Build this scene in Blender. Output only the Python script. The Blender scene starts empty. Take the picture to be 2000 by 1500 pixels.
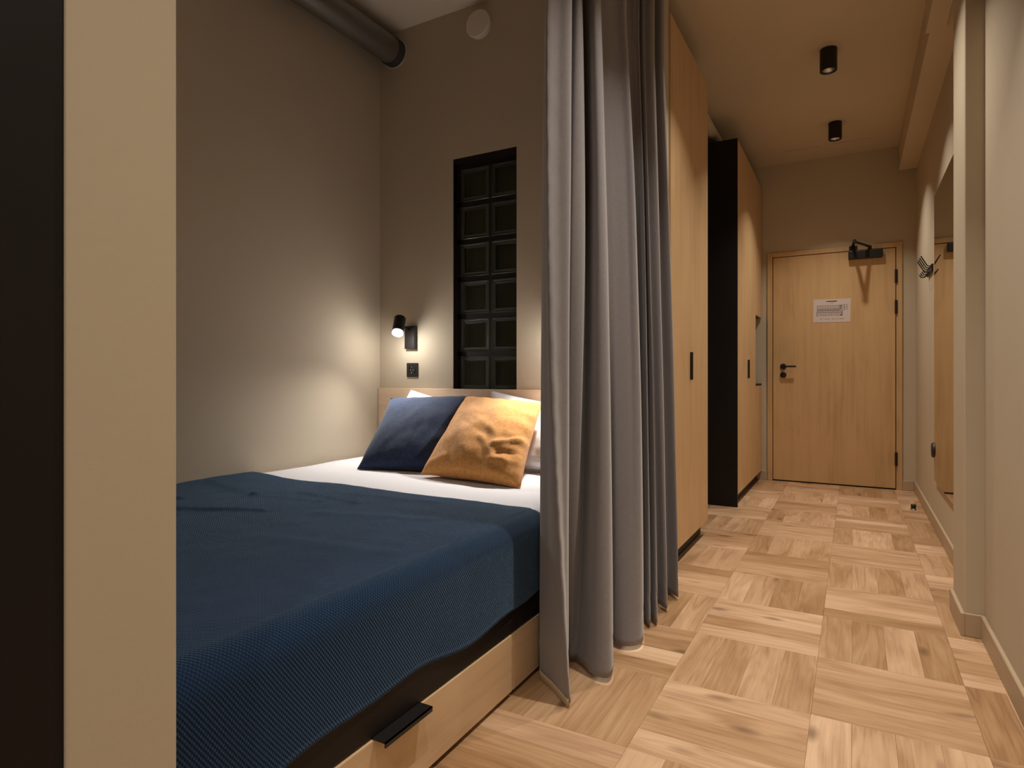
import bpy, bmesh, math, random
from mathutils import Vector, Matrix, noise
random.seed(7)
C = bpy.context.scene
COL = C.collection
PI = math.pi

# ------------------------------------------------------------------ camera, world, exposure, area light
cam_d = bpy.data.cameras.new('camera'); cam = bpy.data.objects.new('camera', cam_d); COL.objects.link(cam)
cam_d.sensor_fit = 'HORIZONTAL'; cam_d.sensor_width = 36.0; cam_d.lens = 36.0*1197/2000
cam_d.shift_y = -17/2000
cam_d.clip_start = 0.02
cam.location = (0, 0, 0.99)
YAW = math.atan(667/1197)
cam.rotation_euler = (PI/2, 0, YAW)
C.camera = cam
C.view_settings.view_transform = 'Standard'; C.view_settings.look = 'None'
C.view_settings.gamma = 1.0; C.view_settings.use_curve_mapping = False
C.view_settings.exposure = 0.0
w = bpy.data.worlds.new('world'); C.world = w; w.use_nodes = True
w.node_tree.nodes['Background'].inputs[0].default_value = (0.9, 0.85, 0.8, 1)
w.node_tree.nodes['Background'].inputs[1].default_value = 0.0
def light(name, kind, loc, power, color, rot=(0,0,0), parent=None, **kw):
    d = bpy.data.lights.new(name, kind); d.energy = power; d.color = color
    for k, v in kw.items(): setattr(d, k, v)
    o = bpy.data.objects.new(name, d); COL.objects.link(o)
    if parent:
        o.parent = parent; o.location = Vector(loc)-parent.location
    else: o.location = loc
    o.rotation_euler = rot
    return o
WARM = (1.0, 0.66, 0.36)
SPOT_W, SPOT_C = 7.9, (1.0, 0.91, 0.78)
light('living_room_ceiling_lamp', 'AREA', (-0.60, -1.7, 2.6), 15.0, (1.0, 0.89, 0.75), size=0.5, shape='DISK')

# ------------------------------------------------------------------ material helpers
def mat(name, color=(.5,.5,.5), rough=.6, spec=.5, metal=0.0, **kw):
    m = bpy.data.materials.new(name); m.use_nodes = True
    b = m.node_tree.nodes['Principled BSDF']
    b.inputs['Base Color'].default_value = (*color, 1); b.inputs['Roughness'].default_value = rough
    b.inputs['Specular IOR Level'].default_value = spec; b.inputs['Metallic'].default_value = metal
    for k, v in kw.items(): b.inputs[k].default_value = v
    return m
class N:
    def __init__(s, m): s.m = m; s.t = m.node_tree; s.b = s.t.nodes['Principled BSDF']
    def n(s, typ, **kw):
        o = s.t.nodes.new(typ)
        for k, v in kw.items():
            if k.startswith('i_'):
                key = k[2:]; key = int(key) if key.isdigit() else key.replace('_', ' ')
                o.inputs[key].default_value = v
            else: setattr(o, k, v)
        return o
    def l(s, a, b): s.t.links.new(a, b)
    def math(s, op, a, b=None):
        o = s.n('ShaderNodeMath', operation=op)
        for i, x in enumerate((a, b)):
            if x is None: continue
            if isinstance(x, (int, float)): o.inputs[i].default_value = x
            else: s.l(x, o.inputs[i])
        return o.outputs[0]
    def ramp(s, fac, stops):
        r = s.n('ShaderNodeValToRGB'); e = r.color_ramp.elements
        while len(e) < len(stops): e.new(.5)
        for i, (p, c) in enumerate(stops):
            e[i].position = p; e[i].color = (*c, 1) if len(c) == 3 else c
        s.l(fac, r.inputs[0]); return r.outputs[0]
    def mapping(s, src, scale, loc=None):
        mp = s.n('ShaderNodeMapping'); mp.inputs['Scale'].default_value = scale
        s.l(src, mp.inputs[0])
        if loc is not None: s.l(loc, mp.inputs['Location'])
        return mp.outputs[0]
    def bump(s, h, strength, dist):
        bp = s.n('ShaderNodeBump', i_Strength=strength, i_Distance=dist); s.l(h, bp.inputs['Height'])
        s.l(bp.outputs[0], s.b.inputs['Normal'])
def paint(name, col, rough=.75):
    m = mat(name, col, rough, .25); q = N(m)
    g = q.n('ShaderNodeNewGeometry')
    a = q.n('ShaderNodeTexNoise', i_Scale=90.0, i_Detail=4.0); q.l(g.outputs['Position'], a.inputs['Vector'])
    q.bump(a.outputs['Fac'], .12, .002)
    b = q.n('ShaderNodeTexNoise', i_Scale=1.3, i_Detail=3.0); q.l(g.outputs['Position'], b.inputs['Vector'])
    c = q.ramp(b.outputs['Fac'], [(0.3, tuple(x*.96 for x in col)), (0.7, tuple(min(1, x*1.03) for x in col))])
    q.l(c, q.b.inputs['Base Color']); return m
def veneer(name, col, axis=2, contrast=1.0):
    m = mat(name, col, .42, .4); q = N(m)
    tc = q.n('ShaderNodeTexCoord'); oi = q.n('ShaderNodeObjectInfo')
    off = q.n('ShaderNodeCombineXYZ'); r = q.math('MULTIPLY', oi.outputs['Random'], 37.0)
    for i in range(3): q.l(r, off.inputs[i])
    sc = [28.0, 28.0, 28.0]; sc[axis] = 1.1
    v = q.mapping(tc.outputs['Object'], sc, off.outputs[0])
    a = q.n('ShaderNodeTexNoise', i_Scale=1.0, i_Detail=6.0, i_Roughness=.6, i_Distortion=.4); q.l(v, a.inputs['Vector'])
    sc2 = [5.0, 5.0, 5.0]; sc2[axis] = 1.6
    v2 = q.mapping(tc.outputs['Object'], sc2, off.outputs[0])
    b = q.n('ShaderNodeTexNoise', i_Scale=1.0, i_Detail=3.0, i_Distortion=1.0); q.l(v2, b.inputs['Vector'])
    s = q.math('ADD', q.math('MULTIPLY', a.outputs['Fac'], .55), q.math('MULTIPLY', b.outputs['Fac'], .45))
    k = .13*contrast
    c = q.ramp(s, [(.32, (col[0]*(1-k), col[1]*(1-k*1.25), col[2]*(1-k*1.6))), (.5, col), (.7, tuple(x*(1+k*.6) for x in col))])
    q.l(c, q.b.inputs['Base Color']); return m
def fabric(name, col, rough=.9, scale=900.0, strength=.25, mott=.06, sheen=.3):
    m = mat(name, col, rough, .2); q = N(m); q.b.inputs['Sheen Weight'].default_value = sheen
    q.b.inputs['Sheen Roughness'].default_value = .5
    tc = q.n('ShaderNodeTexCoord')
    a = q.n('ShaderNodeTexNoise', i_Scale=scale, i_Detail=2.0); q.l(tc.outputs['Object'], a.inputs['Vector'])
    b = q.n('ShaderNodeTexNoise', i_Scale=scale*.12, i_Detail=4.0); q.l(tc.outputs['Object'], b.inputs['Vector'])
    q.bump(q.math('ADD', a.outputs['Fac'], b.outputs['Fac']), strength, .001)
    c = q.ramp(b.outputs['Fac'], [(.3, tuple(x*(1-mott) for x in col)), (.7, tuple(x*(1+mott) for x in col))])
    q.l(c, q.b.inputs['Base Color']); return m
def oak():
    m = mat('oak_plank', (.5,.3,.15), .42, .4); q = N(m)
    tc = q.n('ShaderNodeTexCoord'); oi = q.n('ShaderNodeObjectInfo')
    rnd = oi.outputs['Random']
    off = q.n('ShaderNodeCombineXYZ')
    q.l(q.math('MULTIPLY', rnd, 91.0), off.inputs[0]); q.l(q.math('MULTIPLY', rnd, 57.0), off.inputs[1]); q.l(q.math('MULTIPLY', rnd, 33.0), off.inputs[2])
    # broad cathedral bands along the plank
    v1 = q.mapping(tc.outputs['Object'], (1.3, 11.0, 1.0), off.outputs[0])
    n1 = q.n('ShaderNodeTexNoise', i_Scale=1.0, i_Detail=2.0, i_Distortion=.6); q.l(v1, n1.inputs['Vector'])
    bands = q.math('FRACT', q.math('MULTIPLY', n1.outputs['Fac'], 6.0))
    bands = q.math('ABSOLUTE', q.math('SUBTRACT', bands, .5))
    # fine fibres
    v2 = q.mapping(tc.outputs['Object'], (6.0, 150.0, 1.0), off.outputs[0])
    n2 = q.n('ShaderNodeTexNoise', i_Scale=1.0, i_Detail=5.0, i_Roughness=.65); q.l(v2, n2.inputs['Vector'])
    v3 = q.mapping(tc.outputs['Object'], (3.0, 9.0, 1.0), off.outputs[0])
    n3 = q.n('ShaderNodeTexNoise', i_Scale=1.0, i_Detail=2.0, i_Distortion=.5); q.l(v3, n3.inputs['Vector'])
    s = q.math('ADD', q.math('MULTIPLY', bands, .30), q.math('MULTIPLY', n2.outputs['Fac'], .42))
    s = q.math('ADD', s, q.math('MULTIPLY', n3.outputs['Fac'], .55))
    s = q.math('ADD', s, -.13)
    base = q.ramp(s, [(.24, (.40,.222,.112)), (.42, (.55,.335,.186)), (.56, (.63,.408,.240)), (.76, (.71,.485,.305))])
    # knots
    v4 = q.mapping(tc.outputs['Object'], (4.2, 10.0, 1.0), off.outputs[0])
    vo = q.n('ShaderNodeTexVoronoi', i_Scale=1.0, i_Randomness=1.0); q.l(v4, vo.inputs['Vector'])
    vd = q.math('ADD', vo.outputs['Distance'], q.math('MULTIPLY', n1.outputs['Fac'], .12))
    sep = q.n('ShaderNodeSeparateColor'); q.l(vo.outputs['Color'], sep.inputs[0])
    kn = q.ramp(vd, [(.13, (1,1,1)), (.30, (0,0,0))])
    kn = q.math('MULTIPLY', kn, q.math('GREATER_THAN', sep.outputs[0], .60))
    mix = q.n('ShaderNodeMixRGB', blend_type='MIX'); q.l(q.math('MULTIPLY', kn, .75), mix.inputs[0]); q.l(base, mix.inputs[1]); mix.inputs[2].default_value = (.16,.085,.042,1)
    # plank to plank tone
    r2 = q.math('FRACT', q.math('MULTIPLY', rnd, 7.31))
    hs = q.n('ShaderNodeHueSaturation'); q.l(mix.outputs[0], hs.inputs['Color'])
    tone = q.n('ShaderNodeMapRange'); q.l(r2, tone.inputs[0]); tone.inputs[3].default_value = .70; tone.inputs[4].default_value = 1.16
    q.l(tone.outputs[0], hs.inputs['Value'])
    sat = q.n('ShaderNodeMapRange'); q.l(r2, sat.inputs[0]); sat.inputs[3].default_value = 1.08; sat.inputs[4].default_value = .88
    q.l(sat.outputs[0], hs.inputs['Saturation'])
    q.l(hs.outputs[0], q.b.inputs['Base Color'])
    q.bump(n2.outputs['Fac'], .10, .001)
    return m
def waffle():
    col = (.0125, .033, .082)
    m = mat('waffle_knit', col, .95, .15); q = N(m)
    q.b.inputs['Sheen Weight'].default_value = .5; q.b.inputs['Sheen Roughness'].default_value = .35; q.b.inputs['Sheen Tint'].default_value = (.35,.55,.75,1)
    uv = q.n('ShaderNodeUVMap'); sx = q.n('ShaderNodeSeparateXYZ'); q.l(uv.outputs[0], sx.inputs[0])
    p = .0105
    U = q.math('MULTIPLY', sx.outputs[0], 2*PI/p); V = q.math('MULTIPLY', sx.outputs[1], 2*PI/(p*.78))
    su = q.math('SINE', U); sv = q.math('SINE', V)
    h = q.math('MULTIPLY', su, sv)
    h = q.math('ADD', q.math('MULTIPLY', h, .5), .5)
    q.bump(h, .9, .0022)
    c = q.ramp(h, [(.1, tuple(x*.62 for x in col)), (.75, tuple(x*1.12 for x in col)), (1.0, tuple(x*1.45 for x in col))])  # shading of the weave put into the colour: hollows darker, raised dots lighter
    hem = q.math('GREATER_THAN', sx.outputs[0], 1.846)
    mx = q.n('ShaderNodeMixRGB'); q.l(hem, mx.inputs[0]); q.l(c, mx.inputs[1]); mx.inputs[2].default_value = (col[0]*1.6, col[1]*1.5, col[2]*1.5, 1)
    q.l(mx.outputs[0], q.b.inputs['Base Color']); return m

M = {}
M['wall'] = paint('sage_beige_paint', (.575, .495, .38))
M['ceil'] = paint('hall_ceiling_paint', (.64, .54, .40))
M['white_ceil'] = paint('bedroom_ceiling_paint', (.88, .80, .70))
M['skirt'] = paint('skirting_paint', (.50, .385, .265), .5)
M['birch'] = veneer('birch_veneer', (.64, .43, .235))
M['birch_h'] = veneer('birch_veneer_lying', (.66, .48, .30), 1)
M['birch_head'] = veneer('birch_headboard', (.76, .57, .41), 0)
M['door'] = veneer('birch_door_veneer', (.60, .395, .20), 2, 1.3)
M['black'] = mat('black_laminate', (.0085, .0060, .0060), .55, .3)
M['metal_black'] = mat('black_powder_coat', (.012, .010, .010), .42, .4)
M['plastic_black'] = mat('black_plastic', (.018, .016, .016), .4, .4)
M['oak'] = oak()
M['sub'] = mat('dark_subfloor', (.10, .062, .035), .9)
M['curtain'] = fabric('grey_taupe_curtain', (.240, .225, .240), .88, 700.0, .2, .04, .35)
M['lining'] = fabric('beige_hem', (.50, .38, .24), .9)
M['waffle'] = waffle()
M['sheet'] = fabric('white_cotton', (.78, .77, .80), .9, 1100.0, .12, .02, .1)
M['pillow'] = fabric('white_pillow_cotton', (.80, .78, .78), .9, 1100.0, .12, .02, .1)
M['navy'] = fabric('navy_linen', (.026, .042, .092), .95, 600.0, .5, .22, .12)
M['ochre'] = fabric('ochre_linen', (.72, .335, .098), .92, 600.0, .5, .14, .25)
M['duct'] = mat('galvanised_duct', (.30, .30, .29), .42, .5, .9)
M['collar'] = mat('dark_rubber_collar', (.05, .045, .045), .6)
M['white_plastic'] = mat('white_plastic', (.80, .74, .66), .45, .4)
M['pipe'] = mat('white_painted_pipe', (.62, .55, .45), .45)
M['mirror'] = mat('mirror_silver', (.86, .88, .87), .015, .5, 1.0)
M['mirror_edge'] = mat('mirror_edge', (.03, .04, .035), .2)
M['chrome'] = mat('brushed_steel', (.6, .6, .6), .25, .5, 1.0)
M['paper'] = mat('paper', (.66, .57, .55), .8)
M['ink'] = mat('ink', (.045, .03, .03), .8)
M['ink_light'] = mat('grey_print', (.16, .12, .11), .8)
M['glass'] = mat('glass_block_glass', (.80, .92, .84), .04, .5, 0.0, **{'Transmission Weight': 1.0, 'IOR': 1.38})
M['glass_rim'] = mat('glass_block_rim', (.70, .82, .70), .22, .5, 0.0, **{'Transmission Weight': .96, 'IOR': 1.5})
M['mortar'] = mat('black_joint', (.012, .008, .008), .6, .3)
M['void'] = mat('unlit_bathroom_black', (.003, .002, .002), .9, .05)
M['niche'] = mat('blue_grey_panel', (.22, .25, .24), .6)
def emis(name, col, s):
    m = mat(name, (.8,.8,.8), .5); b = m.node_tree.nodes['Principled BSDF']
    b.inputs['Emission Color'].default_value = (*col, 1); b.inputs['Emission Strength'].default_value = s; return m
M['lamp_glow'] = emis('reading_lamp_diffuser', (1.0, .93, .84), 9.0)
M['spot_glow'] = emis('downlight_lens', (.85, .92, 1.0), .22)
M['spot_led'] = emis('downlight_led', (1.0, .98, .95), 4.0)
M['seal'] = mat('red_brown_seal', (.10, .035, .018), .7)

# ------------------------------------------------------------------ mesh helpers
def B(): return bmesh.new()
def box(bm, x0, x1, y0, y1, z0, z1, bev=0, seg=1):
    r = bmesh.ops.create_cube(bm, size=1.0)
    vs = r['verts']
    for v in vs:
        v.co = Vector(((x0+x1)/2+v.co.x*(x1-x0), (y0+y1)/2+v.co.y*(y1-y0), (z0+z1)/2+v.co.z*(z1-z0)))
    if bev:
        es = list({e for v in vs for e in v.link_edges})
        bmesh.ops.bevel(bm, geom=es, offset=bev, segments=seg, affect='EDGES', profile=.5)
    return bm
def cyl(bm, p0, p1, r0, r1=None, n=24, caps=True, bev=0):
    p0 = Vector(p0); p1 = Vector(p1); r1 = r0 if r1 is None else r1
    ax = (p1-p0); L = ax.length; q = ax.to_track_quat('Z', 'Y').to_matrix().to_4x4()
    mtx = Matrix.Translation((p0+p1)/2) @ q
    r = bmesh.ops.create_cone(bm, cap_ends=caps, cap_tris=False, segments=n, radius1=r0, radius2=r1, depth=L, matrix=mtx)
    if bev:
        es = [e for e in {e for v in r['verts'] for e in v.link_edges} if sum(len(f.verts) > 4 for f in e.link_faces) == 1]
        bmesh.ops.bevel(bm, geom=es, offset=bev, segments=2, affect='EDGES', profile=.5)
    return bm
def lathe(bm, prof, origin, axis=(0,0,1), n=32):
    """prof: list of (radius, height) revolved about axis"""
    q = Vector(axis).to_track_quat('Z', 'Y').to_matrix(); o = Vector(origin); rings = []
    for r, h in prof:
        if r < 1e-6: rings.append([bm.verts.new(o+q@Vector((0,0,h)))])
        else: rings.append([bm.verts.new(o+q@Vector((r*math.cos(2*PI*i/n), r*math.sin(2*PI*i/n), h))) for i in range(n)])
    for a, b in zip(rings, rings[1:]):
        for i in range(n):
            j = (i+1) % n
            if len(a) == 1 and len(b) == 1: continue
            if len(a) == 1: bm.faces.new((a[0], b[j], b[i]))
            elif len(b) == 1: bm.faces.new((a[i], a[j], b[0]))
            else: bm.faces.new((a[i], a[j], b[j], b[i]))
    bmesh.ops.recalc_face_normals(bm, faces=bm.faces)
    return bm
def tube(bm, pts, r, n=10):
    pts = [Vector(p) for p in pts]; rings = []
    for i, p in enumerate(pts):
        t = (pts[min(i+1, len(pts)-1)]-pts[max(i-1, 0)]).normalized()
        q = t.to_track_quat('Z', 'Y').to_matrix()
        rings.append([bm.verts.new(p+q@Vector((r*math.cos(2*PI*k/n), r*math.sin(2*PI*k/n), 0))) for k in range(n)])
    for a, b in zip(rings, rings[1:]):
        for k in range(n): bm.faces.new((a[k], a[(k+1) % n], b[(k+1) % n], b[k]))
    bm.faces.new(rings[0][::-1]); bm.faces.new(rings[-1])
    bmesh.ops.recalc_face_normals(bm, faces=bm.faces)
    return bm
WLOC = {}
def obj(name, bm, m, parent=None, smooth=None, recentre=True, kind=None, label=None):
    c = Vector((0,0,0))
    if recentre and len(bm.verts):
        lo = Vector([min(v.co[i] for v in bm.verts) for i in range(3)]); hi = Vector([max(v.co[i] for v in bm.verts) for i in range(3)])
        c = (lo+hi)/2
        for v in bm.verts: v.co -= c
    me = bpy.data.meshes.new(name)
    if smooth is not None:
        for f in bm.faces: f.smooth = True
        for e in bm.edges:
            if len(e.link_faces) == 2 and e.calc_face_angle(0) > math.radians(smooth): e.smooth = False
    bm.to_mesh(me); bm.free()
    if m: me.materials.append(m)
    o = bpy.data.objects.new(name, me); COL.objects.link(o)
    WLOC[o] = c.copy()
    if parent: o.parent = parent; o.location = c-WLOC[parent]
    else: o.location = c
    if kind: o['kind'] = kind
    if label: o['label'] = label
    return o
def empty(name, loc, label=None, cat=None, group=None, kind=None, parent=None):
    o = bpy.data.objects.new(name, None); COL.objects.link(o); o.empty_display_size = .1
    WLOC[o] = Vector(loc); o.location = loc if parent is None else Vector(loc)-WLOC[parent]
    if parent: o.parent = parent
    return tag(o, label, cat, group, kind)
def tag(o, label=None, cat=None, group=None, kind=None):
    if label: o['label'] = label
    if cat: o['category'] = cat
    if group: o['group'] = group
    if kind: o['kind'] = kind
    return o
def struct(name, bm, m, **kw): return obj(name, bm, m, kind='structure', **kw)

# ------------------------------------------------------------------ the room shell
XL, XR, XN, XP = -2.573, .465, .432, .370       # left wall, far right wall, near right wall, pilaster face
YB, YE, XC, ZC, ZB = 2.93, 6.25, -.80, 2.97, 3.09
floor = struct('floor', box(B(), XL-.15, .75, -2.65, YE+.15, -.08, -.012), M['sub'])

# basket weave: squares of four planks; each plank an object
P, X0, Y0 = .418, -.109, 1.990
half, wid = P, P/4
def plank_mesh(L, W, name='plank'):
    bm = box(B(), -L/2, L/2, -W/2, W/2, -.012, 0, .0005)
    me = bpy.data.meshes.new(name); bm.to_mesh(me); bm.free(); me.materials.append(M['oak']); return me
full = plank_mesh(P-.0004, wid-.0004)
stuff_bm = B()
count = 0
for i in range(-6, 2):
    for j in range(-11, 11):
        x0 = X0+i*P; y0 = Y0+j*P
        lateral = (i+j) % 2 == 0            # planks lying across the hall
        for k in range(4):
            if lateral: a = [x0, x0+P, y0+k*wid, y0+(k+1)*wid]
            else: a = [x0+k*wid, x0+(k+1)*wid, y0, y0+P]
            xr = (XR if a[2] > 3.18 else (XP if a[2] > 2.86 else XN))-.001
            b = [max(a[0], XL), min(a[1], xr), max(a[2], -2.5), min(a[3], YE+.0)]
            if b[1]-b[0] < .004 or b[3]-b[2] < .004: continue
            cx, cy = (b[0]+b[1])/2, (b[2]+b[3])/2
            if cx < -.95 and .35 < cy < 2.98: continue            # under the bed
            if cx < -.86 and 3.05 < cy < 3.90: continue           # under wardrobe
            if cx < -.84 and cy > 4.86: continue
            if cx < -1.45 and cy > 3.0: continue
            inview = cy > .75 and cx > -1.45
            whole = abs((b[1]-b[0])-(a[1]-a[0])) < 1e-6 and abs((b[3]-b[2])-(a[3]-a[2])) < 1e-6
            if not inview:
                box(stuff_bm, b[0]+.0004, b[1]-.0004, b[2]+.0004, b[3]-.0004, -.012, 0)
                continue
            if whole: me = full
            else:
                me = plank_mesh((b[1]-b[0] if lateral else b[3]-b[2])-.0004, (b[3]-b[2] if lateral else b[1]-b[0])-.0004)
            o = bpy.data.objects.new('plank', me); COL.objects.link(o); o.parent = floor
            o.location = Vector((cx, cy, 0))-WLOC[floor]
            o.rotation_euler = (0, 0, (0 if lateral else PI/2)+(PI if random.random() < .5 else 0))
            count += 1
print('planks', count)
obj('far_planking', stuff_bm, M['oak'], floor, kind='stuff')

struct('wall_left', box(B(), XL-.12, XL, -2.5, YE, 0, 3.2), M['wall'])
struct('wall_rear', box(B(), XL-.12, .7, -2.62, -2.5, 0, 3.2), M['wall'])
struct('wall_right', box(B(), XR, .7, 3.18, YE, 0, 3.2), M['wall'])
struct('wall_right_near', box(B(), XN, .7, -2.5, 2.88, 0, 3.2), M['wall'])
struct('trim_1', box(B(), XP, .7, 2.88, 3.18, 0, 3.2, .003), M['wall'])
# end wall with a hole for the door
bm = B()
DX0, DX1, DZ = -.661, .317, 2.092
box(bm, XL-.12, DX0-.03, YE, YE+.14, 0, 3.2); box(bm, DX1+.03, .7, YE, YE+.14, 0, 3.2); box(bm, DX0-.03, DX1+.03, YE, YE+.14, DZ+.03, 3.2)
struct('wall_end', bm, M['wall'])
# headboard wall with the glass block opening
GX0, GX1, GZ0, GZ1 = -2.022, -1.604, .86, 2.238
WB = 3.03
bm = B()
box(bm, XL, GX0, YB, WB, 0, 3.2); box(bm, GX1, XC, YB, WB, 0, 3.2)
box(bm, GX0, GX1, YB, WB, 0, GZ0); box(bm, GX0, GX1, YB, WB, GZ1, 3.2)
bmesh.ops.remove_doubles(bm, verts=bm.verts, dist=1e-5)
struct('wall_headboard', bm, M['wall'])
struct('wall_bathroom', box(B(), -1.50, -1.42, WB, YE, 0, 3.2), M['wall'])
PY0, PY1 = .371, .504
struct('wall_partition', box(B(), XL, XC, PY0, PY1, 0, 3.2, .002), M['wall'])
bm = B()
box(bm, XC, .7, PY0, WB, ZC, 3.25); box(bm, XL-.12, .7, -2.6, PY0, ZC, 3.25); box(bm, XL-.12, .7, WB, YE+.14, ZC, 3.25)
struct('ceiling', bm, M['ceil'])
struct('ceiling_bedroom', box(B(), XL-.12, XC, PY0, WB, ZB, 3.25), M['white_ceil'])
# beam along the right, with a deeper step close to the camera
bm = box(B(), .338, XR+.02, 3.18, 6.16, 2.735, ZC)
box(bm, .318, XP+.03, 1.2, 3.72, 2.715, ZC)
struct('trim_2', bm, M['ceil'])
# fine drywall crack crossing the hall ceiling
bm = B(); pts = [(-.66+.1*i, 5.915+.004*math.sin(i*2.1), ZC-.0005) for i in range(10)]
for a, b in zip(pts, pts[1:]):
    if (round(a[0]*10)) % 4 == 1: continue
    tube(bm, [a, b], .0012, 5)
struct('trim_3', bm, mat('ceiling_crack', (.26,.19,.12), .9))

# skirting boards
def skirt(name, x0, x1, y0, y1):
    bm = box(B(), x0, x1, y0, y1, 0, .087, .003); return struct(name, bm, M['skirt'])
skirt('baseboard_right', XR-.014, XR, 3.18, YE)
skirt('baseboard_end', DX1+.05, XR-.014, YE-.014, YE)
skirt('baseboard_end_left', -1.42, DX0-.052, YE-.014, YE)
skirt('baseboard_near_right', XN-.014, XN, -2.5, 2.866)
bm = box(B(), XP-.014, XP, 2.866, 3.18, 0, .087, .002); box(bm, XP, XN, 2.866, 2.88, 0, .087, .002)
struct('baseboard_pilaster', bm, M['skirt'])

# glass block window
win = empty('window_1', ((GX0+GX1)/2, YB+.03, GZ0), kind='structure')
t = .004
bm = B()
box(bm, GX0, GX0+t, YB+.002, WB, GZ0, GZ1); box(bm, GX1-t, GX1, YB+.002, WB, GZ0, GZ1); box(bm, GX0+t, GX1-t, YB+.002, WB, GZ1-.03, GZ1)
obj('window_frame', bm, M['black'], win)
rows, pz, px = 6, .2165, .205
gx = [GX0+.030+.095, GX0+.030+.095+.209]
z_top = GZ1-.055
bm = B()
YG = YB+.034
for k in range(rows+1):      # bed joints
    z = z_top-k*pz
    box(bm, GX0+t, GX1-t, YG+.004, YG+.06, max(z-.0, GZ0), min(z+.0265, GZ1-.03))
box(bm, GX0+t, gx[0]-.095, YG+.004, YG+.06, GZ0, GZ1-.05)
box(bm, gx[0]+.095, gx[1]-.095, YG+.003, YG+.06, GZ0, GZ1-.05)
obj('joint_grid', bm, M['mortar'], win)
def block_mesh():
    bm = B(); a = .095; D = .06
    def ring(s, y): return [bm.verts.new((sx*s, y, sz*s)) for sx, sz in ((-1,-1),(1,-1),(1,1),(-1,1))]
    def loft(r): 
        for p, q in zip(r, r[1:]):
            for i in range(4): bm.faces.new((p[i], p[(i+1)%4], q[(i+1)%4], q[i]))
        bm.faces.new(r[0]); bm.faces.new(r[-1])
    # outer pressed glass with a raised rim and a sunk pane
    loft([ring(.066, .007), ring(.071, .0035), ring(.083, .003), ring(.087, 0), ring(.093, 0), ring(a, .002), ring(a, D-.002), ring(.090, D), ring(.066, D-.002)])
    # inner hollow
    loft([ring(.072, D-.012), ring(.084, D-.016), ring(.084, .018), ring(.074, .013)])
    bmesh.ops.recalc_face_normals(bm, faces=bm.faces)
    n = len(bm.faces)
    inner = [f for f in bm.faces if all(abs(v.co.x) < .0845 and .0125 < v.co.y < D-.0115 for v in f.verts)]
    bmesh.ops.reverse_faces(bm, faces=inner)
    bmesh.ops.recalc_face_normals(bm, faces=[f for f in bm.faces if f not in inner])
    me = bpy.data.meshes.new('glass_block'); bm.to_mesh(me); bm.free(); me.materials.append(M['glass']); me.materials.append(M['glass_rim'])
    for p in me.polygons:
        c = p.center
        if c.y < .02 and max(abs(me.vertices[i].co.x) for i in p.vertices) > .073 and max(abs(c.x), abs(c.z)) > .06: p.material_index = 1
    return me
gb = block_mesh()
for k in range(rows):
    for x in gx:
        o = bpy.data.objects.new('glass_block', gb); COL.objects.link(o); o.parent = win
        z = z_top-k*pz-.095
        if x == gx[1]: x = x-.002
        o.location = Vector((x, YG, z))-WLOC[win]
# added black sheet standing in for the unlit bathroom behind the blocks
obj('unlit_backing', box(B(), GX0, GX1, WB-.004, WB+.004, GZ0, GZ1), M['void'], win)

# ------------------------------------------------------------------ entrance door
door = empty('door_1', ((DX0+DX1)/2, YE, 0), kind='structure')
YD = YE-.012
bm = B()
fo, ft = .050, .006
box(bm, DX0-fo, DX0-ft, YD-.006, YE+.10, 0, DZ+fo, .002)
box(bm, DX1+ft, DX1+fo, YD-.006, YE+.10, 0, DZ+fo, .002)
box(bm, DX0-ft, DX1+ft, YD-.006, YE+.10, DZ+ft, DZ+fo, .002)
obj('door_frame', bm, M['door'], door)
leaf = obj('door_leaf', box(B(), DX0, DX1, YD, YD+.045, .012, DZ, .0015), M['door'], door)
obj('door_seal', box(B(), DX0-ft-.004, DX1+ft+.004, YD+.02, YD+.05, .0, DZ+ft+.004), M['seal'], door)
obj('threshold', box(B(), DX0-ft, DX1+ft, YD+.005, YE+.1, 0, .010), M['black'], door)
for z in (1.845, 1.58, .268):
    bm = cyl(B(), (DX1+.004, YD-.012, z-.058), (DX1+.004, YD-.012, z+.058), .0105, n=16)
    box(bm, DX1-.004, DX1+.013, YD-.012, YD+.002, z-.05, z+.05)
    obj('hinge', bm, M['metal_black'], door, smooth=40)
hx = -.573
hd = obj('door_handle', cyl(B(), (hx, YD-.010, 1.072), (hx, YD, 1.072), .027, n=32, bev=.002), M['metal_black'], door, smooth=40)
obj('lever', tube(B(), [(hx, YD-.008, 1.072), (hx, YD-.040, 1.072), (hx+.006, YD-.052, 1.072), (hx+.02, YD-.056, 1.072), (hx+.112, YD-.056, 1.072)], .0085, 12), M['metal_black'], hd, smooth=40)
lk = obj('lock_rosette', cyl(B(), (hx, YD-.010, .994), (hx, YD, .994), .027, n=32, bev=.002), M['metal_black'], door, smooth=40)
obj('thumb_turn', box(B(), hx-.004, hx+.004, YD-.030, YD-.010, .978, 1.010, .002), M['metal_black'], lk)
bm = box(B(), -.040, .222, YD-.058, YD, 2.016, 2.088, .006, 2)
cl = obj('door_closer', bm, M['metal_black'], door)
zz = 2.105
obj('closer_spindle', cyl(B(), (.125, YD-.032, 2.086), (.125, YD-.032, zz+.010), .014, n=20), M['metal_black'], cl, smooth=40)
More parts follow.
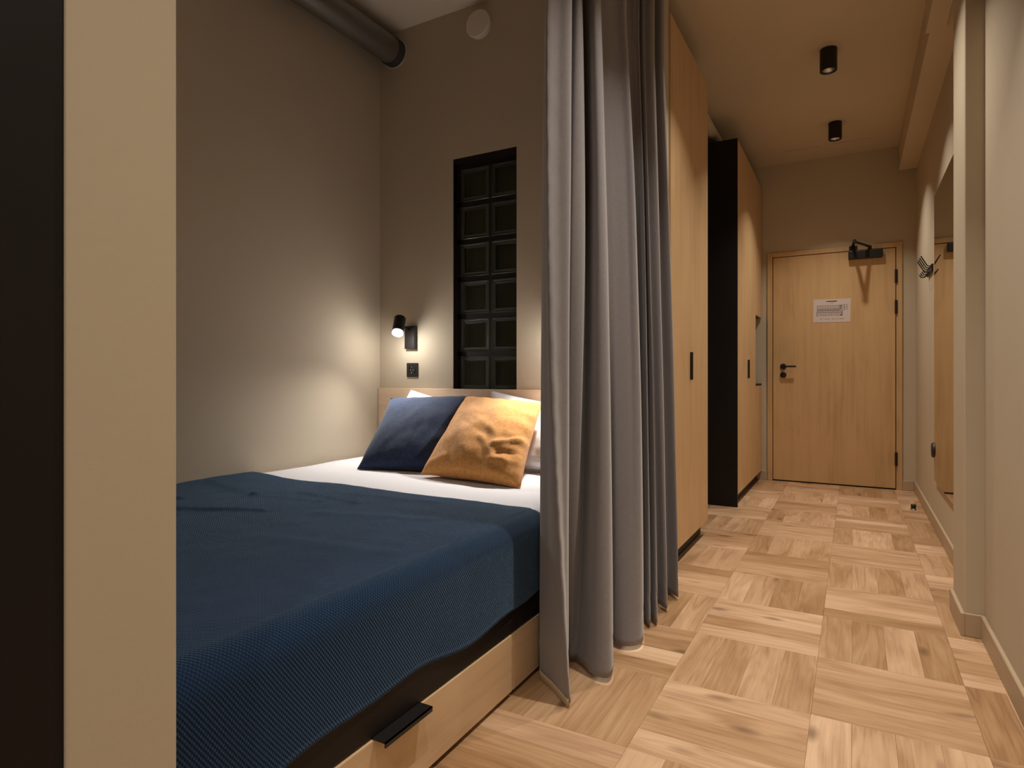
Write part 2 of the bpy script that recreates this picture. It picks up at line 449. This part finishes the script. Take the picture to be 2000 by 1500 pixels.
def arm(p, q, wd):
    bm = B(); p, q = Vector(p), Vector(q); d = (q-p).normalized(); s = d.cross(Vector((0,0,1))).normalized()*wd/2; h = Vector((0,0,.005))
    vs = [bm.verts.new(c+e*s+g*h) for c in (p, q) for e in (-1, 1) for g in (-1, 1)]
    for f in ((0,1,3,2),(4,6,7,5),(0,4,5,1),(2,3,7,6),(1,5,7,3),(0,2,6,4)): bm.faces.new([vs[i] for i in f])
    cyl(bm, p-Vector((0,0,.006)), p+Vector((0,0,.006)), wd*.62, n=16); cyl(bm, q-Vector((0,0,.007)), q+Vector((0,0,.007)), wd*.62, n=16)
    bmesh.ops.recalc_face_normals(bm, faces=bm.faces); return bm
obj('closer_arm', arm((.125, YD-.032, zz+.012), (.007, 5.925, zz+.012), .024), M['metal_black'], cl)
obj('closer_arm', arm((.007, 5.925, zz+.024), (-.005, YD-.045, zz+.024), .022), M['metal_black'], cl)
bm = box(B(), -.035, .03, YD-.016, YD-.006, DZ+.008, DZ+.046, .002); box(bm, -.02, .01, YD-.055, YD-.012, zz+.016, zz+.034, .002)
obj('frame_bracket', bm, M['metal_black'], cl)

# evacuation plan sheet
sh = box(B(), -.149, .149, -.0006, 0, -.105, .105)
sheet = obj('evacuation_plan', sh, M['paper'], recentre=False)
px0, pz0 = -.172, 1.574
sheet.location = (px0, YD-.0012, pz0); sheet.rotation_euler = (0, math.radians(1.2), 0); WLOC[sheet] = Vector((0,0,0))
tag(sheet, 'white paper floor plan notice taped to the birch entrance door', 'notice')
pb = B(); pl = B()
def ln(bm, x0, x1, z0, z1): box(bm, x0, x1, -.0009, -.0006, z0, z1)
lw = .0030
L0, L1 = -.118, .082
ln(pb, -.045, .040, .080, .088)
ln(pl, -.018, .020, .067, .0695)
nroom = 15
for k in range(nroom+1):
    x = L0+(L1-L0)*k/nroom
    ln(pb, x-lw/2, x+lw/2, .012, .047); ln(pb, x-lw/2, x+lw/2, -.045, -.008)
    if k < nroom:
        ln(pl, x+.003, x+.010, .009+.002*(k % 2), .016); ln(pb, x+.002, x+.006, -.002-.003*(k % 3 == 0), .007)
        ln(pl, x+.004, x+.009, -.020, -.014)
ln(pb, L0, L1, .046, .0475); ln(pb, L0, L1-.01, .0110, .0125); ln(pb, L0, L1, -.009, -.0075); ln(pb, L0, L1, -.0455, -.044)
ln(pb, L0-.002, L0+.002, -.050, -.01)
ln(pb, .060, .062, .012, .052); ln(pb, .084, .122, .050, .0525); ln(pb, .120, .1225, .006, .052); ln(pb, .096, .099, .006, .050)
ln(pb, .084, .122, .005, .007); ln(pb, .100, .118, .028, .032); ln(pb, .066, .080, .040, .046); ln(pb, .068, .076, .022, .032)
ln(pb, .070, .086, -.045, -.038); ln(pb, .082, .086, -.045, .002); ln(pl, L0, .070, -.0005, .0035)
for a, b in ((-.094, -.068), (-.055, -.012), (.0, .030), (.038, .052), (.058, .102)): ln(pl, a, b, -.077, -.0735)
for bm_, nm, mm in ((pb, 'printed_plan', M['ink']), (pl, 'printed_text', M['ink_light'])):
    o = obj(nm, bm_, mm, sheet, recentre=False, kind='stuff'); o.location = (0, 0, 0)

# ------------------------------------------------------------------ wardrobes
def wardrobe(name, label, xf, y0, y1, seams, ztop, handle_at, notch=None):
    r = empty(name, (xf-.3, (y0+y1)/2, 0), label, 'wardrobe')
    xb = -1.395; th = .019; toe = .088
    bm = B()
    if notch:
        ny, nz0, nz1 = notch
        box(bm, xb, xf-th-.001, y0, ny, toe, ztop)
        box(bm, xb, xf-th-.001, ny, y1, toe, nz0); box(bm, xb, xf-th-.001, ny, y1, nz1, ztop)
        box(bm, xb, xf-.16, ny, y1, nz0, nz1)
    else: box(bm, xb, xf-th-.001, y0, y1, toe, ztop)
    obj('carcass', bm, M['black'], r)
    obj('side_panel', box(B(), xb, xf, y0-.004, y0+.016, .0 if notch else .0, ztop+.002), M['black'] if notch else M['birch'], r)
    obj('toe_kick', box(B(), xb, xf-.045, y0+.017, y1, 0, toe-.001), M['black'], r)
    edges = [y0+.017]+seams+[y1]
    for i in range(len(edges)-1):
        a, b = edges[i]+.0015, edges[i+1]-.0015
        if notch and i == len(edges)-2:
            obj('fixed_panel', box(B(), xf-th, xf, a, b, toe+.004, nz0-.001, .001), M['birch'], r)
            obj('fixed_panel', box(B(), xf-th, xf, a, b, nz1+.001, ztop, .001), M['birch'], r)
            continue
        d = obj('door', box(B(), xf-th, xf, a, b, toe+.004, ztop, .001), M['birch'], r)
        if i == handle_at:
            bm = box(B(), xf-.001, xf+.016, a+.002, a+.006, .966, 1.118); box(bm, xf-.001, xf+.0025, a+.002, a+.052, .966, 1.118, .0008)
            obj('handle', bm, M['metal_black'], d)
    return r
wardrobe('wardrobe', 'tall birch double door wardrobe right beside the grey curtain', -.790, 3.036, 3.915, [3.440], 2.785, 1)
wr = wardrobe('wardrobe', 'tall birch wardrobe with black side panel next to the entrance door', -.760, 4.835, 6.235, [5.345, 5.815], 2.765, 1, (5.815, .895, 1.530))
obj('niche_lining', box(B(), -.925, -.918, 5.82, 6.234, .897, 1.528), M['niche'], wr)
bm = box(B(), -.918, -.762, 5.818, 6.234, .895, .912); 
obj('niche_shelf', bm, M['black'], wr)
# keys hanging in the niche
kh = B()
box(kh, -.918, -.905, 5.90, 6.0, 1.19, 1.21, .002)
for y in (5.92, 5.95, 5.98): tube(kh, [(-.905, y, 1.20), (-.885, y, 1.195), (-.877, y, 1.205)], .003, 8)
k = obj('key_rack', kh, M['metal_black']); tag(k, 'small black key rack inside the open niche of the far wardrobe', 'key rack')
kb = B()
lathe(kb, [(.013,-.0015),(.017,-.0015),(.017,.0015),(.013,.0015),(.013,-.0015)], (-.880, 5.93, 1.180), (0,1,.3), 20)
box(kb, -.884, -.879, 5.922, 5.936, 1.10, 1.165, .002); box(kb, -.890, -.885, 5.934, 5.95, 1.085, 1.16, .002)
tag(obj('key_bunch', kb, M['metal_black']), 'dark bunch of keys hanging on the rack in the wardrobe niche', 'keys')

# ------------------------------------------------------------------ black cabinet beside the camera
cb = empty('black_cabinet', (-1.2, .1, 0), 'tall black cabinet against the partition at the left edge', 'cabinet')
obj('carcass', box(B(), -1.42, -.825, -.45, .366, .07, 2.6), M['black'], cb)
obj('door', box(B(), -.824, -.806, -.447, -.045, .072, 2.598, .001), M['black'], cb)
obj('door', box(B(), -.824, -.806, -.042, .3702, .072, 2.598, .001), M['black'], cb)
obj('toe_kick', box(B(), -1.42, -.86, -.45, .366, 0, .069), M['black'], cb)

# ------------------------------------------------------------------ bed
XB = -.920
bed = empty('bed', (-1.74, 1.8, 0), 'birch and black storage bed with a low wooden headboard', 'bed')
by0, by1 = PY1+.012, 2.905
obj('bed_frame', box(B(), XL+.006, XB-.004, by0, by1, .193, .284, .002), M['black'], bed)
obj('bed_base', box(B(), XL+.01, XB-.024, by0, by1, .0, .192), M['black'], bed)
for a, b in ((by0+.012, 1.652), (1.656, by1-.002)):
    d = obj('drawer', box(B(), XB-.02, XB, a+.001, b-.001, .016, .189, .001), M['birch_h'], bed)
    m_ = (a+b)/2 if a < 1 else (a+b)/2
    if a < 1: m_ = 1.112
    bm = box(B(), XB-.02, XB+.034, m_-.085, m_+.085, .1895, .1925); box(bm, XB+.031, XB+.034, m_-.085, m_+.085, .1805, .1925)
    obj('handle', bm, M['metal_black'], d)
hb = obj('headboard', box(B(), XL+.004, -.83, 2.908, 2.928, .0, .912, .0015), M['birch_head'], bed)

# mattress
ZM = .512
def noise2(x, y, s, seed=0): return noise.noise(Vector((x*s+seed*3.1, y*s-seed*1.7, seed*9.3)))
def cloth_grid(nu, nv, fn, uvfn=None):
    bm = B(); g = [[bm.verts.new(fn(i/nu, j/nv)) for j in range(nv+1)] for i in range(nu+1)]
    uvl = bm.loops.layers.uv.new('UVMap') if uvfn else None
    for i in range(nu):
        for j in range(nv):
            f = bm.faces.new((g[i][j], g[i+1][j], g[i+1][j+1], g[i][j+1])); f.smooth = True
            if uvl:
                for lp, (a, b) in zip(f.loops, ((i, j), (i+1, j), (i+1, j+1), (i, j+1))): lp[uvl].uv = uvfn(a/nu, b/nv)
    return bm
mx0, mx1, my0, my1 = XL+.008, -.945, by0+.01, 2.900
bm = box(B(), mx0, mx1, my0, my1, .285, ZM, .05, 5)
bmesh.ops.subdivide_edges(bm, edges=[e for e in bm.edges if e.calc_length() > .4], cuts=46, use_grid_fill=True)
for v in bm.verts:
    if v.co.z > .30:
        x, y = v.co.x, v.co.y
        v.co.z += .0035*noise2(x, y, 3.2)+(.0025*noise2(x*.5, y*2.2, 6.0, 2))
        if v.co.x > mx1-.03: v.co.x += .004*noise2(y, v.co.z*2, 7, 3)
mt = obj('mattress', bm, M['sheet'], smooth=60)
tag(mt, 'mattress under a smooth white fitted sheet on the storage bed', 'mattress')

# waffle throw: across the top, over the edge and down the side
YT = 1.945
RZ = .055
Ltop = (-.985)-(XL+.012); Lc = PI/2*RZ*1.15; Ls = ZM-RZ-.272
LT = Ltop+Lc+Ls
print('LT', LT)
creases = [((-2.50, 1.72), (-2.05, 1.60), .007, .020), ((-2.05, 1.60), (-1.72, 1.62), .005, .02), ((-2.2, 1.25), (-1.78, 1.42), .008, .018),
           ((-1.92, 1.72), (-1.6, 1.68), .006, .016), ((-1.75, 1.80), (-1.35, 1.84), .004, .02), ((-2.4, 1.3), (-2.25, 1.42), .009, .02),
           ((-1.6, 1.5), (-1.2, 1.62), .004, .03), ((-1.5, 1.2), (-1.1, 1.25), .004, .04)]
def segd(p, a, b):
    ax, ay = b[0]-a[0], b[1]-a[1]; tt = ((p[0]-a[0])*ax+(p[1]-a[1])*ay)/(ax*ax+ay*ay); c = max(0, min(1, tt))
    return math.hypot(p[0]-a[0]-c*ax, p[1]-a[1]-c*ay)
def throw_pt(s, tt):
    # s across (0 at the wall .. 1 hem), tt from foot to head
    L = s*LT
    y_end = YT+.05*math.exp(-((s)*LT/.25)**2)-.035*max(0, (L-Ltop*.75)/(LT-Ltop*.75))**1.5*2.2
    y = my0-.002+(y_end-(my0-.002))*tt
    hemz = .010*math.sin(y*7.0+.6)+.006*math.sin(y*17)-.004
    if L < Ltop:
        x = XL+.012+L; z = ZM+.009
        z += .005*noise2(x, y, 2.6, 1)+.004*noise2(x*.6, y*1.5, 6.0, 4)+.0016*noise2(x, y, 16, 5)
        for a, b, h, wd in creases:
            dd = segd((x, y), a, b)
            if dd < wd*3: z += 1.3*h*math.exp(-(dd/wd)**2)
        z = max(z, ZM+.0065)
        if tt > .97: z -= .0015*(tt-.97)/.03
    elif L < Ltop+Lc:
        a = (L-Ltop)/Lc*PI/2
        x = -.985+math.sin(a)*(RZ+.012); z = ZM-RZ+math.cos(a)*(RZ+.009)
    else:
        k = (L-Ltop-Lc)/Ls
        x = -.985+RZ+.012+.003*k+.005*math.sin(y*9+1)*k; z = (ZM-RZ)-k*(Ls-hemz)
        x = max(x, -.9175)
    return Vector((x, y, z))
bm = cloth_grid(230, 150, throw_pt, lambda s, tt: (s*LT, tt*(YT-my0)))
th = obj('throw_blanket', bm, M['waffle'], smooth=180)
tag(th, 'dark blue waffle knit throw spread over the foot of the bed', 'blanket')
md = th.modifiers.new('thickness', 'SOLIDIFY'); md.thickness = .005; md.offset = -1
# hem band stitched along the low edge
def hem_pt(s, tt):
    p = throw_pt(1-s*.10*.9, tt); p.x += .0012; return p

# ------------------------------------------------------------------ cushions and pillows
def cushion(name, BL, BR, TL, TR, T, m, label, cat, seed=0, wr=.006, n=44, pinch=.05, folds=(), gather=0.0):
    BL, BR, TL, TR = map(Vector, (BL, BR, TL, TR))
    nrm = (BR-BL).cross(TL-BL).normalized()
    if nrm.y > 0: nrm = -nrm
    bm = B()
    def pt(a, b, side):
        # pinched outline
        A = a*(1-pinch*(1-b*b)); Bv = b*(1-pinch*(1-a*a))
        u, v = (A+1)/2, (Bv+1)/2
        p = BL.lerp(BR, u).lerp(TL.lerp(TR, u), v)
        e = max(0, 1-a*a)*max(0, 1-b*b)
        h = T/2*(e**.42)*(1+.12*(-b))            # a little fuller below
        edge = (1-e)**3
        q = noise.noise(Vector((a*2.1+seed, b*2.1, seed*2.0)))*1.0+.55*noise.noise(Vector((a*5+seed, b*4.2, 3.3+seed)))
        q += .5*math.sin((a+b*.4)*16+seed+3*noise.noise(Vector((a, b, seed))))*edge
        d = h*side+wr*q*side*(e**.25)
        for (fa, fb, fc, fd, fh, fw) in folds:
            dd = segd((a, b), (fa, fb), (fc, fd))
            if side > 0 and dd < fw*3: d += fh*math.exp(-(dd/fw)**2)*(e**.2)
        if gather and a > .62: d += gather*math.sin(b*19+2.5*a+seed)*((a-.62)/.38)*(e**.18)*(1 if side > 0 else .3)
        return p+nrm*d
    fr = [[bm.verts.new(pt(-1+2*i/n, -1+2*j/n, 1)) for j in range(n+1)] for i in range(n+1)]
    bk = [[fr[i][j] if i in (0, n) or j in (0, n) else bm.verts.new(pt(-1+2*i/n, -1+2*j/n, -1)) for j in range(n+1)] for i in range(n+1)]
    for i in range(n):
        for j in range(n):
            bm.faces.new((fr[i][j], fr[i+1][j], fr[i+1][j+1], fr[i][j+1]))
            bm.faces.new((bk[i][j], bk[i][j+1], bk[i+1][j+1], bk[i+1][j]))
    bmesh.ops.recalc_face_normals(bm, faces=bm.faces)
    lowest = min(v.co.z for v in bm.verts)
    for v in bm.verts:
        if v.co.z < ZM+.004: v.co.z = ZM+.004+(v.co.z-lowest)*.08   # flattened where it lies on the sheet
    o = obj(name, bm, m, smooth=180); tag(o, label, cat)
    sb = B()
    ring = [(-1+2*i/n, -1) for i in range(n)]+[(1, -1+2*i/n) for i in range(n)]+[(1-2*i/n, 1) for i in range(n)]+[(-1, 1-2*i/n) for i in range(n)]
    pts = [pt(a, b, 1) for a, b in ring]
    for p in pts: p.z = max(p.z, ZM+.006)
    pts.append(pts[0])
    tube(sb, pts, .0022, 6)
    obj('piping', sb, m, o, smooth=180)
    return o
cushion('pillow', (-2.42, 2.66, .53), (-1.80, 2.66, .53), (-2.275, 2.862, .902), (-1.74, 2.885, .80), .13, M['pillow'],
        'white pillow standing behind the navy cushion', 'pillow', 3, .008)
cushion('pillow', (-1.58, 2.66, .53), (-.99, 2.62, .53), (-1.735, 2.875, .905), (-1.04, 2.86, .80), .14, M['pillow'],
        'white pillow standing behind the ochre cushion', 'pillow', 5, .009)
cushion('cushion', (-2.185, 2.32, .518), (-1.715, 2.44, .518), (-2.315, 2.73, .858), (-1.815, 2.81, .878), .15, M['navy'],
        'navy blue square cushion leaning on the left white pillow', 'cushion', 1, .005)
cushion('cushion', (-1.77, 2.30, .530), (-1.225, 2.27, .515), (-1.82, 2.76, .877), (-1.335, 2.71, .855), .16, M['ochre'],
        'ochre orange linen cushion overlapping the navy cushion', 'cushion', 8, .009,
        gather=.007, folds=((.40, -.38, .97, -.12, .011, .055), (.50, -.55, .97, -.42, -.012, .05), (.42, -.72, .92, -.62, .012, .055),
               (.35, -.88, .85, -.90, .010, .05), (.62, -.22, .98, .02, -.008, .04), (.10, -.28, .45, -.62, .007, .07), (-.55, -.75, -.95, -.9, .008, .08),
               (-.3, .25, .35, -.12, .003, .05), (-.5, .1, .2, -.25, -.003, .05)))

# ------------------------------------------------------------------ curtain
def ray(u, x):
    t = (u-1000)/1197; c, q = math.cos(YAW), math.sin(YAW)
    return (x, x*(c+q*t)/(-q+c*t))
# each fold line at three heights: (bearing, distance from the bed side) at the floor, at 1.3 m and at the rail
folds = [((1064,-.905),(1066,-.880),(1075,-.870)), ((1056,-.895),(1058,-.870),(1068,-.850)), ((1082,-.820),(1064,-.835),(1069,-.835)),
 ((1112,-.738),(1072,-.802),(1072,-.815)), ((1111,-.762),(1090,-.790),(1095,-.790)), ((1110,-.790),(1112,-.768),(1117,-.765)),
 ((1106,-.860),(1108,-.830),(1113,-.825)), ((1108,-.868),(1116,-.800),(1122,-.785)), ((1113,-.852),(1140,-.776),(1134,-.775)),
 ((1130,-.820),(1143,-.840),(1138,-.845)), ((1165,-.726),(1164,-.742),(1155,-.762)), ((1196,-.690),(1187,-.714),(1171,-.740)),
 ((1192,-.800),(1184,-.790),(1168,-.790)), ((1201,-.757),(1200,-.770),(1186,-.775)), ((1230,-.702),(1226,-.730),(1205,-.755)),
 ((1256,-.678),(1246,-.700),(1222,-.730)), ((1252,-.775),(1243,-.780),(1220,-.785)), ((1262,-.715),(1256,-.742),(1240,-.755)),
 ((1270,-.695),(1261,-.728),(1248,-.740)), ((1269,-.720),(1262,-.745),(1249,-.752)), ((1284,-.675),(1271,-.708),(1257,-.722)),
 ((1281,-.740),(1270,-.745),(1255,-.752)), ((1303,-.679),(1290,-.702),(1277,-.712)), ((1300,-.740),(1289,-.750),(1275,-.752)),
 ((1325,-.672),(1312,-.695),(1296,-.708))]
lv = [[ray(*f[k]) for f in folds]+[(-.792, 2.915)] for k in range(3)]
def cr(p0, p1, p2, p3, t):
    return .5*((2*p1)+(-p0+p2)*t+(2*p0-5*p1+4*p2-p3)*t*t+(-p0+3*p1-3*p2+p3)*t**3)
def curtain_path(z):
    w_ = max(0, min(1, (z-.015)/2.30)); m_ = .56
    l0 = (w_-m_)*(w_-1)/m_; l1 = w_*(w_-1)/(m_*(m_-1)); l2 = w_*(w_-m_)/(1-m_)
    pts = [Vector((a[0]*l0+b[0]*l1+c[0]*l2, a[1]*l0+b[1]*l1+c[1]*l2, 0)) for a, b, c in zip(*lv)]
    e = [2*pts[0]-pts[1]]+pts+[2*pts[-1]-pts[-2]]
    out = []
    for i in range(1, len(e)-2):
        for s in range(8): out.append(cr(e[i-1], e[i], e[i+1], e[i+2], s/8))
    out.append(pts[-1])
    return out
ZT = 2.952
nz = 90
bm = B(); g = []
for j in range(nz+1):
    z = .017+(ZT-.017)*(j/nz)**1.1
    row = []
    for i, p in enumerate(curtain_path(z)):
        q = Vector((p.x+.0030*noise2(i*.13, z, 1.6, 3), p.y+.0035*noise2(i*.15, z, 1.3, 6), z))
        if 22 < i < 34: q.x += .0012*math.sin(z*60+2*math.sin(z*9))*(1 if z > .5 else z*2)
        # stitched hem: a slight pinch 10 cm above the edge
        q.x -= .0025*math.exp(-((z-.105)/.012)**2)
        row.append(bm.verts.new(q))
    g.append(row)
for j in range(nz):
    for i in range(len(g[0])-1): bm.faces.new((g[j][i], g[j][i+1], g[j+1][i+1], g[j+1][i])).smooth = True
ct = obj('curtain', bm, M['curtain'], smooth=180)
tag(ct, 'full height grey bed curtain hanging in soft folds from the ceiling', 'curtain')
md = ct.modifiers.new('thickness', 'SOLIDIFY'); md.thickness = .0022; md.offset = 0
bm = B(); path = curtain_path(.02)[6:25]
rows = [[bm.verts.new((p.x-.0015, p.y-.0028, z)) for p in path] for z in (.001, .016, .028)]
for a, b in zip(rows, rows[1:]):
    for i in range(len(path)-1): bm.faces.new((a[i], a[i+1], b[i+1], b[i]))
hm = obj('hem_lining', bm, M['lining'], ct, smooth=180, label='beige lining edge at the floor')
md = hm.modifiers.new('thickness', 'SOLIDIFY'); md.thickness = .0015; md.offset = 0
bm = box(B(), -.790, -.745, 1.45, 3.02, ZT, ZC, .002)
tag(obj('curtain_rail', bm, M['white_plastic']), 'slim ceiling mounted rail carrying the grey curtain', 'curtain rail')

# ------------------------------------------------------------------ ceiling spots
def spot(x, y, label, group, power=1.0, cone=104):
    r = empty('ceiling_spotlight', (x, y, ZC), label, 'ceiling lamp', group)
    R, H = .048, .132
    bm = lathe(B(), [(0, 0), (R, 0), (R, -H+.002), (R-.002, -H), (R-.006, -H), (R-.006, -H+.010), (R-.006, -.05), (0, -.05)], (x, y, ZC), (0,0,1), 40)
    obj('housing', bm, M['metal_black'], r, smooth=40)
    bm = lathe(B(), [(R-.0065, -H+.012), (R-.014, -H+.022), (R-.030, -H+.040), (.012, -H+.046)], (x, y, ZC), (0,0,1), 40)
    obj('reflector', bm, M['chrome'], r, smooth=60)
    bm = lathe(B(), [(0, -H+.046), (.013, -H+.046), (.013, -H+.050), (0, -H+.050)], (x, y, ZC), (0,0,1), 24)
    obj('led', bm, M['spot_led'], r)
    light('spot_beam', 'AREA', (x, y, ZC-H+.002), SPOT_W*power, SPOT_C, (0,0,0), r, shape='DISK', size=.055, spread=math.radians(cone))
    return r
spot(-.133, 4.19, 'black cylinder ceiling spotlight nearer the camera', 'black ceiling spotlights', 1.0)
spot(-.126, 5.43, 'black cylinder ceiling spotlight nearer the entrance door', 'black ceiling spotlights', 1.05)
spot(-.133, 2.95, 'black cylinder ceiling spotlight beside the wardrobe, out of frame', 'black ceiling spotlights', 1.05)
spot(-.133, 1.71, 'black cylinder ceiling spotlight beside the bed curtain, out of frame', 'black ceiling spotlights', 1.3, 92)
spot(-.133, .55, 'black cylinder ceiling spotlight above the camera, out of frame', 'black ceiling spotlights', .72, 104)
spot(-.133, -.77, 'black cylinder ceiling spotlight behind the camera, out of frame', 'black ceiling spotlights')

# ------------------------------------------------------------------ reading lamps
def reading_lamp(x, label, tilt, side, power):
    r = empty('reading_lamp', (x, YB, 1.215), label, 'wall lamp', 'black reading lamps above the headboard')
    obj('wall_box', box(B(), x-.037, x+.037, YB-.028, YB, 1.148, 1.285, .0015), M['metal_black'], r)
    ax = Vector((side, -tilt, -1.0)).normalized()         # pointing direction of the beam
    hc = Vector((x-.008, YB-.112, 1.290))                # centre of the head
    obj('joint', tube(B(), [(x-.008, YB-.026, 1.262), (x-.008, YB-.05, 1.272), hc], .0085, 12), M['metal_black'], r, smooth=40)
    R, H = .034, .104
    p0 = hc-ax*(H*.45)
    bm = lathe(B(), [(0, 0), (R-.004, 0), (R, .004), (R, H), (R-.002, H), (R-.002, H-.020), (0, H-.020)], p0, ax, 36)
    hd = obj('lamp_head', bm, M['metal_black'], r, smooth=40)
    # glowing collar of acrylic below the shade, and the lens
    bm = lathe(B(), [(R-.0015, H), (R-.0015, H+.011), (R-.004, H+.013), (R-.012, H+.013), (R-.012, H-.018), (R-.0022, H-.018)], p0, ax, 36)
    obj('diffuser_ring', bm, M['lamp_glow'], hd, smooth=40)
    bm = lathe(B(), [(0, H-.004), (R-.0125, H-.004), (R-.0125, H-.002), (0, H-.002)], p0, ax, 30)
    obj('lens', bm, M['lamp_glow'], hd)
    obj('rim', lathe(B(), [(R-.002, H+.004), (R+.0006, H+.004), (R+.0006, H+.0062), (R-.002, H+.0062), (R-.002, H+.004)], p0, ax, 36), M['metal_black'], hd, smooth=40)
    rot = (-ax).to_track_quat('Z', 'Y').to_euler()
    light('lamp_beam', 'SPOT', p0+ax*(H+.016), power, LAMP_C, rot, r, spot_size=math.radians(LAMP_A), spot_blend=1.0, shadow_soft_size=.018)
    light('diffuser_light', 'POINT', p0+ax*(H+.03), 2.8, LAMP_C, (0,0,0), r, shadow_soft_size=.022)
    return r
LAMP_C, LAMP_A = (1.0, .95, .88), 116
reading_lamp(-2.320, 'black wall reading lamp in the corner above the navy cushion', .58, .27, 31.0)
reading_lamp(-1.27, 'black wall reading lamp behind the curtain above the ochre cushion', .50, -.05, 35.0)

# socket
def socket(name, x, label):
    r = empty(name, (x, YB, 1.022), label, 'socket')
    obj('plate', box(B(), x-.042, x+.042, YB-.009, YB, .980, 1.064, .003, 2), M['plastic_black'], r)
    bm = lathe(B(), [(.027, 0), (.027, .003), (.022, .003), (.021, -.004), (0, -.004)], (x, YB-.009, 1.022), (0,-1,0), 32)
    obj('insert', bm, M['plastic_black'], r, smooth=40)
    bm = B()
    for dx in (-.0095, .0095): cyl(bm, (x+dx, YB-.0115, 1.022), (x+dx, YB-.003, 1.022), .0028, n=12)
    for dz in (-.017, .017): box(bm, x-.003, x+.003, YB-.0125, YB-.008, 1.022+dz-.003, 1.022+dz+.003)
    obj('contact', bm, M['chrome'], r)
    return r
socket('wall_socket', -2.315, 'square black wall socket below the corner reading lamp')

# smoke detector
sx, sz = -1.834, 2.955
sd = empty('smoke_detector', (sx, YB, sz), 'round white smoke detector high on the bedroom wall', 'smoke detector')
obj('base', lathe(B(), [(0, 0), (.072, 0), (.072, .014), (.068, .015), (0, .015)], (sx, YB, sz), (0,-1,0), 48), M['white_plastic'], sd, smooth=40)
obj('cover', lathe(B(), [(0, .018), (.074, .018), (.077, .022), (.077, .032), (.072, .040), (.055, .042), (0, .042)], (sx, YB, sz), (0,-1,0), 48), M['white_plastic'], sd, smooth=35)
obj('slot', lathe(B(), [(.062, .012), (.069, .012), (.069, .020), (.062, .020), (.062, .012)], (sx, YB, sz), (0,-1,0), 48), M['plastic_black'], sd, smooth=40)

# ventilation duct along the left wall
dx, dz = -2.452, 2.958
dr = .078
du = empty('ventilation_duct', (dx, 1.7, dz), 'round galvanised ventilation duct running under the bedroom ceiling', 'duct')
for a, b in ((.505, 1.10), (1.106, 1.86), (1.866, 2.885)):
    bm = cyl(B(), (dx, a, dz), (dx, b, dz), dr, n=48, caps=False)
    obj('pipe_section', bm, M['duct'], du, smooth=40)
for y in (1.10, 1.86):
    obj('seam_ring', lathe(B(), [(dr, -.006), (dr+.0035, -.003), (dr+.0035, .003), (dr, .006), (dr-.004, 0), (dr, -.006)], (dx, y+.003, dz), (0,1,0), 48), M['duct'], du, smooth=40)
obj('end_collar', lathe(B(), [(dr-.002, -.052), (dr+.004, -.052), (dr+.006, -.048), (dr+.006, 0), (dr-.002, 0)], (dx, YB, dz), (0,1,0), 48), M['collar'], du, smooth=40)
obj('wall_rosette', lathe(B(), [(dr+.004, -.004), (dr+.012, -.003), (dr+.012, 0), (dr+.004, 0)], (dx, YB, dz), (0,1,0), 48), M['white_plastic'], du, smooth=40)

# white pipe above the far wardrobe
bm = cyl(B(), (-.955, WB+.9, 2.862), (-.955, YE, 2.862), .040, n=32)
for y in (4.6, 5.6): lathe(bm, [(.040, -.012), (.045, -.012), (.045, .012), (.040, .012), (.040, -.012)], (-.955, y, 2.862), (0,1,0), 32)
tag(obj('ceiling_pipe', bm, M['pipe'], smooth=40), 'pale round pipe running above the wardrobe with the black side', 'pipe')

# ------------------------------------------------------------------ mirror and fittings on the right wall
mi = empty('wall_mirror', (XR, 4.22, .32), 'tall frameless mirror on the right hand wall behind the pilaster', 'mirror')
obj('backing', box(B(), XR-.010, XR, 3.70, 4.745, .322, 2.133), M['mirror_edge'], mi)
obj('glass', box(B(), XR-.0135, XR-.0101, 3.698, 4.748, .320, 2.135), M['mirror'], mi)

cr_ = empty('coat_rack', (XR, 5.05, 1.73), 'black metal coat rack with upright prongs on the right wall', 'coat rack')
obj('rail', box(B(), XR-.012, XR, 4.93, 5.23, 1.685, 1.735, .002), M['metal_black'], cr_)
for y in (4.96, 5.04, 5.12, 5.20):
    obj('hook', tube(B(), [(XR-.010, y, 1.722), (XR-.030, y, 1.726), (XR-.040, y, 1.742), (XR-.068, y, 1.795)], .0038, 8), M['metal_black'], cr_, smooth=60)
    obj('hook', tube(B(), [(XR-.010, y, 1.695), (XR-.030, y, 1.680), (XR-.047, y, 1.682), (XR-.056, y, 1.700)], .0038, 8), M['metal_black'], cr_, smooth=60)

sb = lathe(B(), [(0, 0), (.048, 0), (.050, .003), (.048, .018), (.042, .023), (0, .024)], (XR, 4.80, .505), (-1,0,0), 32)
tag(obj('wall_bumper', sb, M['plastic_black'], smooth=40), 'round black wall bumper beside the lower mirror edge', 'bumper')
ds = empty('door_stop', (.385, 5.37, 0), 'small black and steel door stop on the floor by the right wall', 'door stop')
obj('base', lathe(B(), [(0, 0), (.021, 0), (.021, .006), (.018, .010), (0, .010)], (.385, 5.37, .0), (0,0,1), 28), M['chrome'], ds, smooth=40)
obj('post', lathe(B(), [(0, .010), (.014, .010), (.017, .014), (.017, .038), (.012, .043), (0, .044)], (.385, 5.37, .0), (0,0,1), 28), M['plastic_black'], ds, smooth=40)
